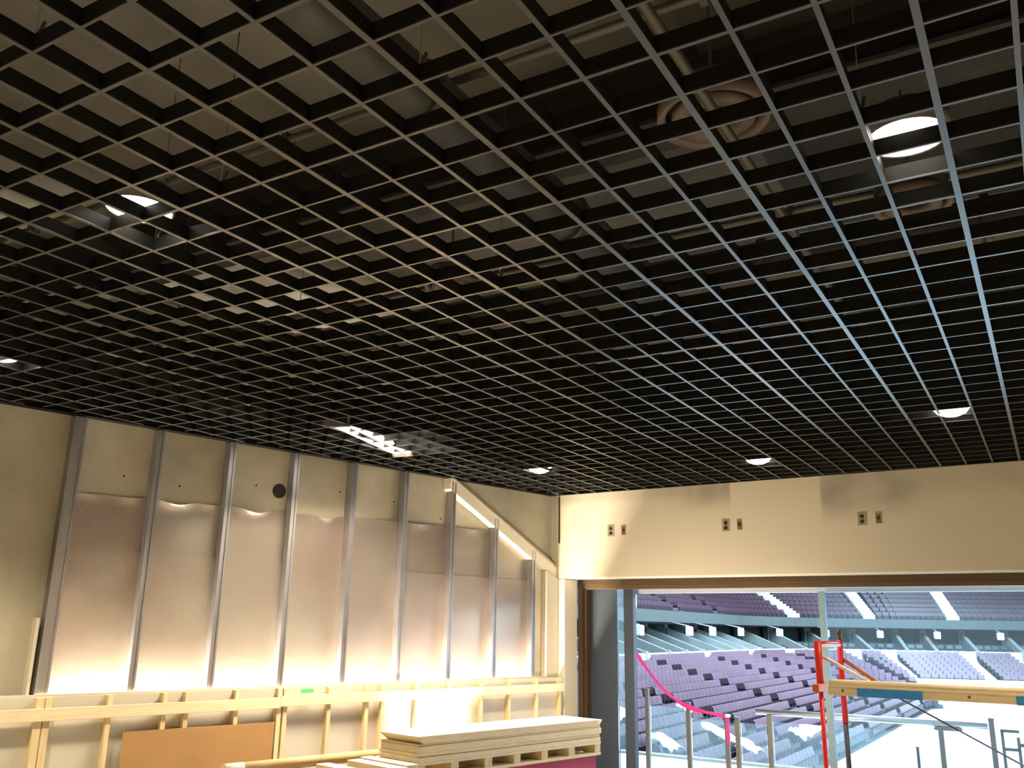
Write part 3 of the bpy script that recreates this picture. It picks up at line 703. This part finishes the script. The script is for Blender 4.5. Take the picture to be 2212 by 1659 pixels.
# ------------------------------------------------------------------ arena bowl
RC, SW = 14.0, math.radians(70)
def frame(s):
    if s <= 48: return Vector((-19, 25 + s, 0)), Vector((0, 1, 0))
    if s <= 48 + RC * SW:
        a = (s - 48) / RC; return Vector((-5 - RC * math.cos(a), 73 + RC * math.sin(a), 0)), Vector((math.sin(a), math.cos(a), 0))
    a = SW; p = Vector((-5 - RC * math.cos(a), 73 + RC * math.sin(a), 0)); d = Vector((math.sin(a), math.cos(a), 0))
    return p + d * (s - 48 - RC * a), d
def PT(s, o, z):
    p, d = frame(s); n = Vector((d.y, -d.x, 0)); return p + n * o + Z * z
SEND = 96
def stations(a, b, step=1.5):
    n = max(1, int(math.ceil((b - a) / step))); return [a + (b - a) * i / n for i in range(n + 1)]
def sweep(bm, prof, a, b, step=1.5, closed=True):
    """sweep an (offset, z) profile along the bowl curve"""
    rings = [[bm.verts.new(PT(s, o, z)) for o, z in prof] for s in stations(a, b, step)]
    n = len(prof)
    for p, q in zip(rings, rings[1:]):
        for i in range(n if closed else n - 1):
            bm.faces.new((p[i], p[(i + 1) % n], q[(i + 1) % n], q[i]))
    if closed: bm.faces.new(rings[0]); bm.faces.new(rings[-1][::-1])
TR, RS, NR = 0.90, 0.225, 14
# lower terrace
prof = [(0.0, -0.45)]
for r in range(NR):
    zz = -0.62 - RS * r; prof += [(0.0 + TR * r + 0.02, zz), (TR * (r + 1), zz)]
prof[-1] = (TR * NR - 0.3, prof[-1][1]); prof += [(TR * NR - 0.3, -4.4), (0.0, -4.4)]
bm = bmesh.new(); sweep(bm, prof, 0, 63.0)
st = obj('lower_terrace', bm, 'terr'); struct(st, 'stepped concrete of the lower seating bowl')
NE = 8
prof = [(0.0, -0.45)]
for r in range(NE):
    zz = -0.62 - RS * r; prof += [(0.0 + TR * r + 0.02, zz), (TR * (r + 1), zz)]
prof += [(TR * NE, -4.4), (0.0, -4.4)]
bm = bmesh.new(); sweep(bm, prof, 63.0, SEND)
struct(obj('end_terrace', bm, 'terr'), 'stepped concrete of the end seating block')
bm = bmesh.new(); sweep(bm, [(TR * NE + 0.02, -3.6), (TR * NE + 0.02, -1.7), (TR * NE + 0.12, -1.7), (TR * NE + 0.12, -3.6)], 63.0, SEND)
struct(obj('end_boards', bm, 'white'), 'white boards below the end seats')
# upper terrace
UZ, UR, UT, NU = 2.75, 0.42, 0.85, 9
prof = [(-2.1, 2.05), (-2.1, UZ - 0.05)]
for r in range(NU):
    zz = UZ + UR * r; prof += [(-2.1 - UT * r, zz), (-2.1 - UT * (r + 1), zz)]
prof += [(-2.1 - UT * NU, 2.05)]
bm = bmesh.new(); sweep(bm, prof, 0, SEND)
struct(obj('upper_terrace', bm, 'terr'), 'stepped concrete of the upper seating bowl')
bm = bmesh.new(); sweep(bm, [(-1.8, 2.15), (-1.8, 2.92), (-2.05, 2.92), (-2.05, 2.15)], 0, SEND)
struct(obj('balcony_fascia', bm, 'fascia'), 'grey-green band along the front of the upper bowl')
bm = bmesh.new(); sweep(bm, [(0.12, -0.70), (0.12, 0.30), (-0.10, 0.30), (-0.10, -0.70)], 0, SEND)
struct(obj('white_parapet', bm, 'white'), 'white parapet at the top of the lower seats')
# box level: sloping floor, back wall
bm = bmesh.new(); sweep(bm, [(-0.1, -0.4), (-5.2, -0.4), (-5.2, 0.85), (-3.4, 0.85), (-1.6, 0.35), (-0.1, -0.05)], 0, SEND)
struct(obj('box_floor', bm, 'terr'), 'sloping floor of the suite boxes')
bm = bmesh.new(); sweep(bm, [(-5.2, 0.4), (-5.2, 2.2), (-5.5, 2.2), (-5.5, 0.4)], 0, SEND)
struct(obj('box_back_wall', bm, 'suite'), 'dark back wall of the suite boxes')
bm = bmesh.new(); sweep(bm, [(-9.9, 2.0), (-9.9, 14.0), (-10.4, 14.0), (-10.4, 2.0)], 0, SEND, 3)
struct(obj('arena_wall', bm, 'fascia'), 'arena wall behind the upper seats')
ice = obj('arena_floor', boxes([((-30, 10, -4.4), (60, 110, -3.57))]), 'ice'); struct(ice, 'glaring white arena floor')

# stairs in the aisles
AL = [24.1, 34.9, 45.2, 53.3, 60.4, 63.6, 70.0, 74.2]
AU = [36.6, 45.5, 56.6, 63.0, 69.8]
AISLE_L = [2.5, 13.3] + AL + [85.5]
AISLE_U = [13.3, 24.5] + AU + [80.5]
def stair(s, z0, dz, o0, do, n, wd, m, lab):
    t = bmesh.new()
    for r in range(2 * n):
        o1 = o0 + do * r / 2; o2 = o0 + do * (r + 1) / 2; zt = z0 + dz * (r + 1) / 2
        p, d = frame(s); nn = Vector((d.y, -d.x, 0))
        lo = min(o1, o2); hi = max(o1, o2); zb = zt if dz < 0 else zt
        obox(t, p, (nn, d, Z), (lo, -wd / 2, zb - 0.35), (hi, wd / 2, zb - dz * 0 + 0.0 + (abs(dz) / 2 if dz < 0 else 0)))
    tag(obj('aisle_stairs', t, m), lab, 'stairs')
for k, s in enumerate(AISLE_L):
    br = s in (63.6, 70.0)
    stair(s, -0.62 + (0.22 if br else 0.02), -RS, 0.1, TR, (NE if s > 62 else 8 if s > 60 else NR), 1.0 if br else 1.15, 'stair' if br else 'terr',
          ('bright white' if br else 'dark') + ' aisle stairs in the lower seats, %s from the left' % ORD[k])
for k, s in enumerate(AISLE_U):
    br = s >= 56
    stair(s, UZ + (0.32 if br else 0.02), UR, -2.1, -UT, NU, 1.05 if br else 1.1, 'stair' if br else 'terr',
          ('bright white' if br else 'dark') + ' aisle stairs in the upper seats, %s from the left' % ORD[k])

# seats: rows of folding seats between the aisles
def seat_row(s0, s1, o, z, m, lab, grp, pitch=0.52):
    bm = bmesh.new(); 
    scale = 1.0
    pa_, pb_ = PT(s0, o, 0), PT(s1, o, 0)
    ln = sum((PT(u1, o, 0) - PT(u0, o, 0)).length for u0, u1 in zip(stations(s0, s1), stations(s0, s1)[1:]))
    n = max(1, int(ln / pitch))
    for k in range(n):
        s = s0 + (s1 - s0) * (k + 0.5) / n; p, d = frame(s); nn = Vector((d.y, -d.x, 0)); c = p + nn * o + Z * z
        wv = min(0.26, ln / n * 0.48)
        # tilted back with a rounded top edge, folded pan, shared foot
        b = [(-wv, -0.16, 0.54), (wv, -0.16, 0.54), (wv, -0.24, 0.82), (wv * 0.8, -0.25, 0.86), (-wv * 0.8, -0.25, 0.86), (-wv, -0.24, 0.82)]
        fr_ = [bm.verts.new(c + d * x + nn * (y + 0.05) + Z * h) for x, y, h in b]
        bk_ = [bm.verts.new(c + d * x + nn * y + Z * h) for x, y, h in b]
        bm.faces.new(fr_); bm.faces.new(bk_[::-1])
        for i in range(6): bm.faces.new((fr_[i], bk_[i], bk_[(i + 1) % 6], fr_[(i + 1) % 6]))
        n0 = len(bm.faces)
        obox(bm, c, (d, nn, Z), (-wv * 0.92, -0.12, 0.24), (wv * 0.92, 0.02, 0.54))
        obox(bm, c, (d, nn, Z), (-0.025, -0.16, 0.0), (0.025, -0.10, 0.40))
        bm.faces.ensure_lookup_table()
        for f in bm.faces[n0:]: f.material_index = 1
    o_ = obj('seat_row', bm, [m, 'seat_dk']); tag(o_, lab, 'seats', grp)
def blockname(k, n): return '%s block from the left' % ORD[k]
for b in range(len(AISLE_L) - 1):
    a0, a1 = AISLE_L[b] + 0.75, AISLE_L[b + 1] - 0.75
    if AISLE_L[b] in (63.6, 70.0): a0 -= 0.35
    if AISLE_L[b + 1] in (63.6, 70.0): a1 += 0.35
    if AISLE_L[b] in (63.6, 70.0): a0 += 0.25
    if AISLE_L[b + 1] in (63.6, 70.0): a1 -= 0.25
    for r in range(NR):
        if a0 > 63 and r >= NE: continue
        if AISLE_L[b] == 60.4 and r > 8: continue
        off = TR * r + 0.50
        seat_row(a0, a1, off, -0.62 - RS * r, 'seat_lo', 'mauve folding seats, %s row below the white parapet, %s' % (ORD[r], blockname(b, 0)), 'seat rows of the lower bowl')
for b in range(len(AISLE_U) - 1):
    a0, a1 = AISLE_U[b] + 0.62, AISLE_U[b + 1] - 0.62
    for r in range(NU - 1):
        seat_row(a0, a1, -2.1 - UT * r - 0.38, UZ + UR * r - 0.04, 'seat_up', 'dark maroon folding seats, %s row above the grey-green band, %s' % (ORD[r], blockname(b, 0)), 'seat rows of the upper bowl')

# suite boxes: divider walls, pillars, white speakers, small seats
DV = [16.0, 20.0, 24.6, 28.3, 31.4, 34.6, 38.5, 42.2, 44.9, 48.6, 52.7, 55.6, 58.8, 62.2, 65.2, 67.6, 70.9, 74.5, 79, 84]
for k, s in enumerate(DV):
    p, d = frame(s); nn = Vector((d.y, -d.x, 0)); bm = bmesh.new()
    w2 = 0.16
    pts = [p + nn * o + Z * z - d * w2 for o, z in ((0.16, -0.4), (0.16, 0.42), (-0.15, 0.46), (-3.9, 1.78), (-3.9, 0.2))]
    poly_prism(bm, pts, d * (2 * w2))
    tag(obj('divider_wall', bm, 'divider'), 'sloping pale divider wall between suite boxes, %s from the left' % (ORD[k] if k < 18 else ('nineteenth', 'twentieth')[k - 18]), 'divider')
    bm = bmesh.new(); obox(bm, p, (nn, d, Z), (-4.6, -0.30, 0.4), (-4.0, 0.30, 2.2))
    tag(obj('suite_pillar', bm, 'suite_w'), 'grey pillar at the back of the suite boxes, %s from the left' % (ORD[k] if k < 18 else ('nineteenth', 'twentieth')[k - 18]), 'pillar')
    if k + 1 < len(DV):
        for r in range(2):
            sm = (s + DV[k + 1]) / 2; 
            seat_row(s + 0.5, DV[k + 1] - 0.5, -0.75 - 1.2 * r, -0.50 + 0.40 * r, 'boxseat', 'grey-blue seats inside a suite box, %s row, %s box from the left' % (('front', 'back')[r], ORD[k] if k < 18 else 'nineteenth'), 'seats inside the suite boxes', 0.62)
SP = [24.9, 33.4, 38.2, 45.0, 53.0, 58.3, 63.2, 67.9, 73.0]
for k, s in enumerate(SP):
    t = empty('hanging_speaker'); p, d = frame(s); nn = Vector((d.y, -d.x, 0)); c = p - nn * 0.4
    bm = bmesh.new(); obox(bm, c, (d, nn, Z), (-0.27, -0.2, 1.28), (0.27, 0.2, 1.90)); obj('cabinet', bm, 'white', t, bevel=0.08)
    bm = bmesh.new(); tube(bm, c + Z * 1.9, c - nn * 1.5 + Z * 2.2, 0.05, 6); obj('bracket', bm, 'divider', t)
    tag(at_base(t, c + Z * 1.28), 'white box speaker hanging over the suite boxes, %s from the left' % ORD[k], 'speaker')
tt = empty('stair_rail')
bm = bmesh.new(); tube(bm, PT(27.3, -2.2, 3.35), PT(29.3, -2.6, 4.25), 0.11, 8); obj('rail', bm, 'white', tt)
for q in (27.5, 29.1):
    bm = bmesh.new(); tube(bm, PT(q, -2.4, 2.8), PT(q, -2.4, 3.4 + 0.4 * (q > 28)), 0.05, 6); obj('post', bm, 'white', tt)
tag(at_base(tt, PT(28.3, -2.4, 2.8)), 'short white slanting rail at the left end of the upper seats', 'rail')

# crumpled white plastic sheets lying over the lower left seats
def crumple(c, w_, h_, lab, seed):
    rnd = random.Random(seed); bm = bmesh.new(); N = 7; g = []
    for i in range(N):
        row = []
        for j in range(N):
            a, b = (i / (N - 1) - 0.5), (j / (N - 1) - 0.5)
            k = 1 - 0.25 * rnd.random() if (i in (0, N - 1) or j in (0, N - 1)) else 1
            row.append(bm.verts.new(c + Vector((0, a * w_ * k, 0)) + Vector((0.8, 0, -0.35)) * b * h_ * k + Z * (0.12 * rnd.random() - 0.25 * (a * a + b * b) * h_)))
        g.append(row)
    for i in range(N - 1):
        for j in range(N - 1): bm.faces.new((g[i][j], g[i + 1][j], g[i + 1][j + 1], g[i][j + 1])).smooth = True
    o = obj('plastic_sheet', bm, 'plastic'); so = o.modifiers.new('t', 'SOLIDIFY'); so.thickness = 0.02
    tag(o, lab, 'plastic sheet')
def on_seats(o, s): # offset, station -> point on top of the seat backs
    return PT(s, o, -0.62 - RS * (o - 0.5) / TR + 0.9)
for k, (o, s, a, b, lab) in enumerate(((6.5, 6.0, 1.6, 1.5, 'crumpled white plastic sheet over the lower seats, beside the tallest balustrade post'),
        (9.2, 4.0, 1.2, 1.3, 'crumpled white plastic sheet low on the seats, left of the second balustrade post'),
        (9.6, 8.6, 1.2, 2.0, 'tall crumpled white plastic sheet on the seats right of the second balustrade post'),
        (10.8, 8.0, 1.3, 1.2, 'rounded white plastic sheet low on the seats behind the ribbon'),
        (7.4, 11.0, 0.9, 0.8, 'small white plastic scrap on the seats behind the ribbon'),
        (11.2, 14.0, 1.6, 1.0, 'white plastic sheet on the lowest seats behind the silver handrail'))):
    crumple(on_seats(o, s), a, b, lab, k)
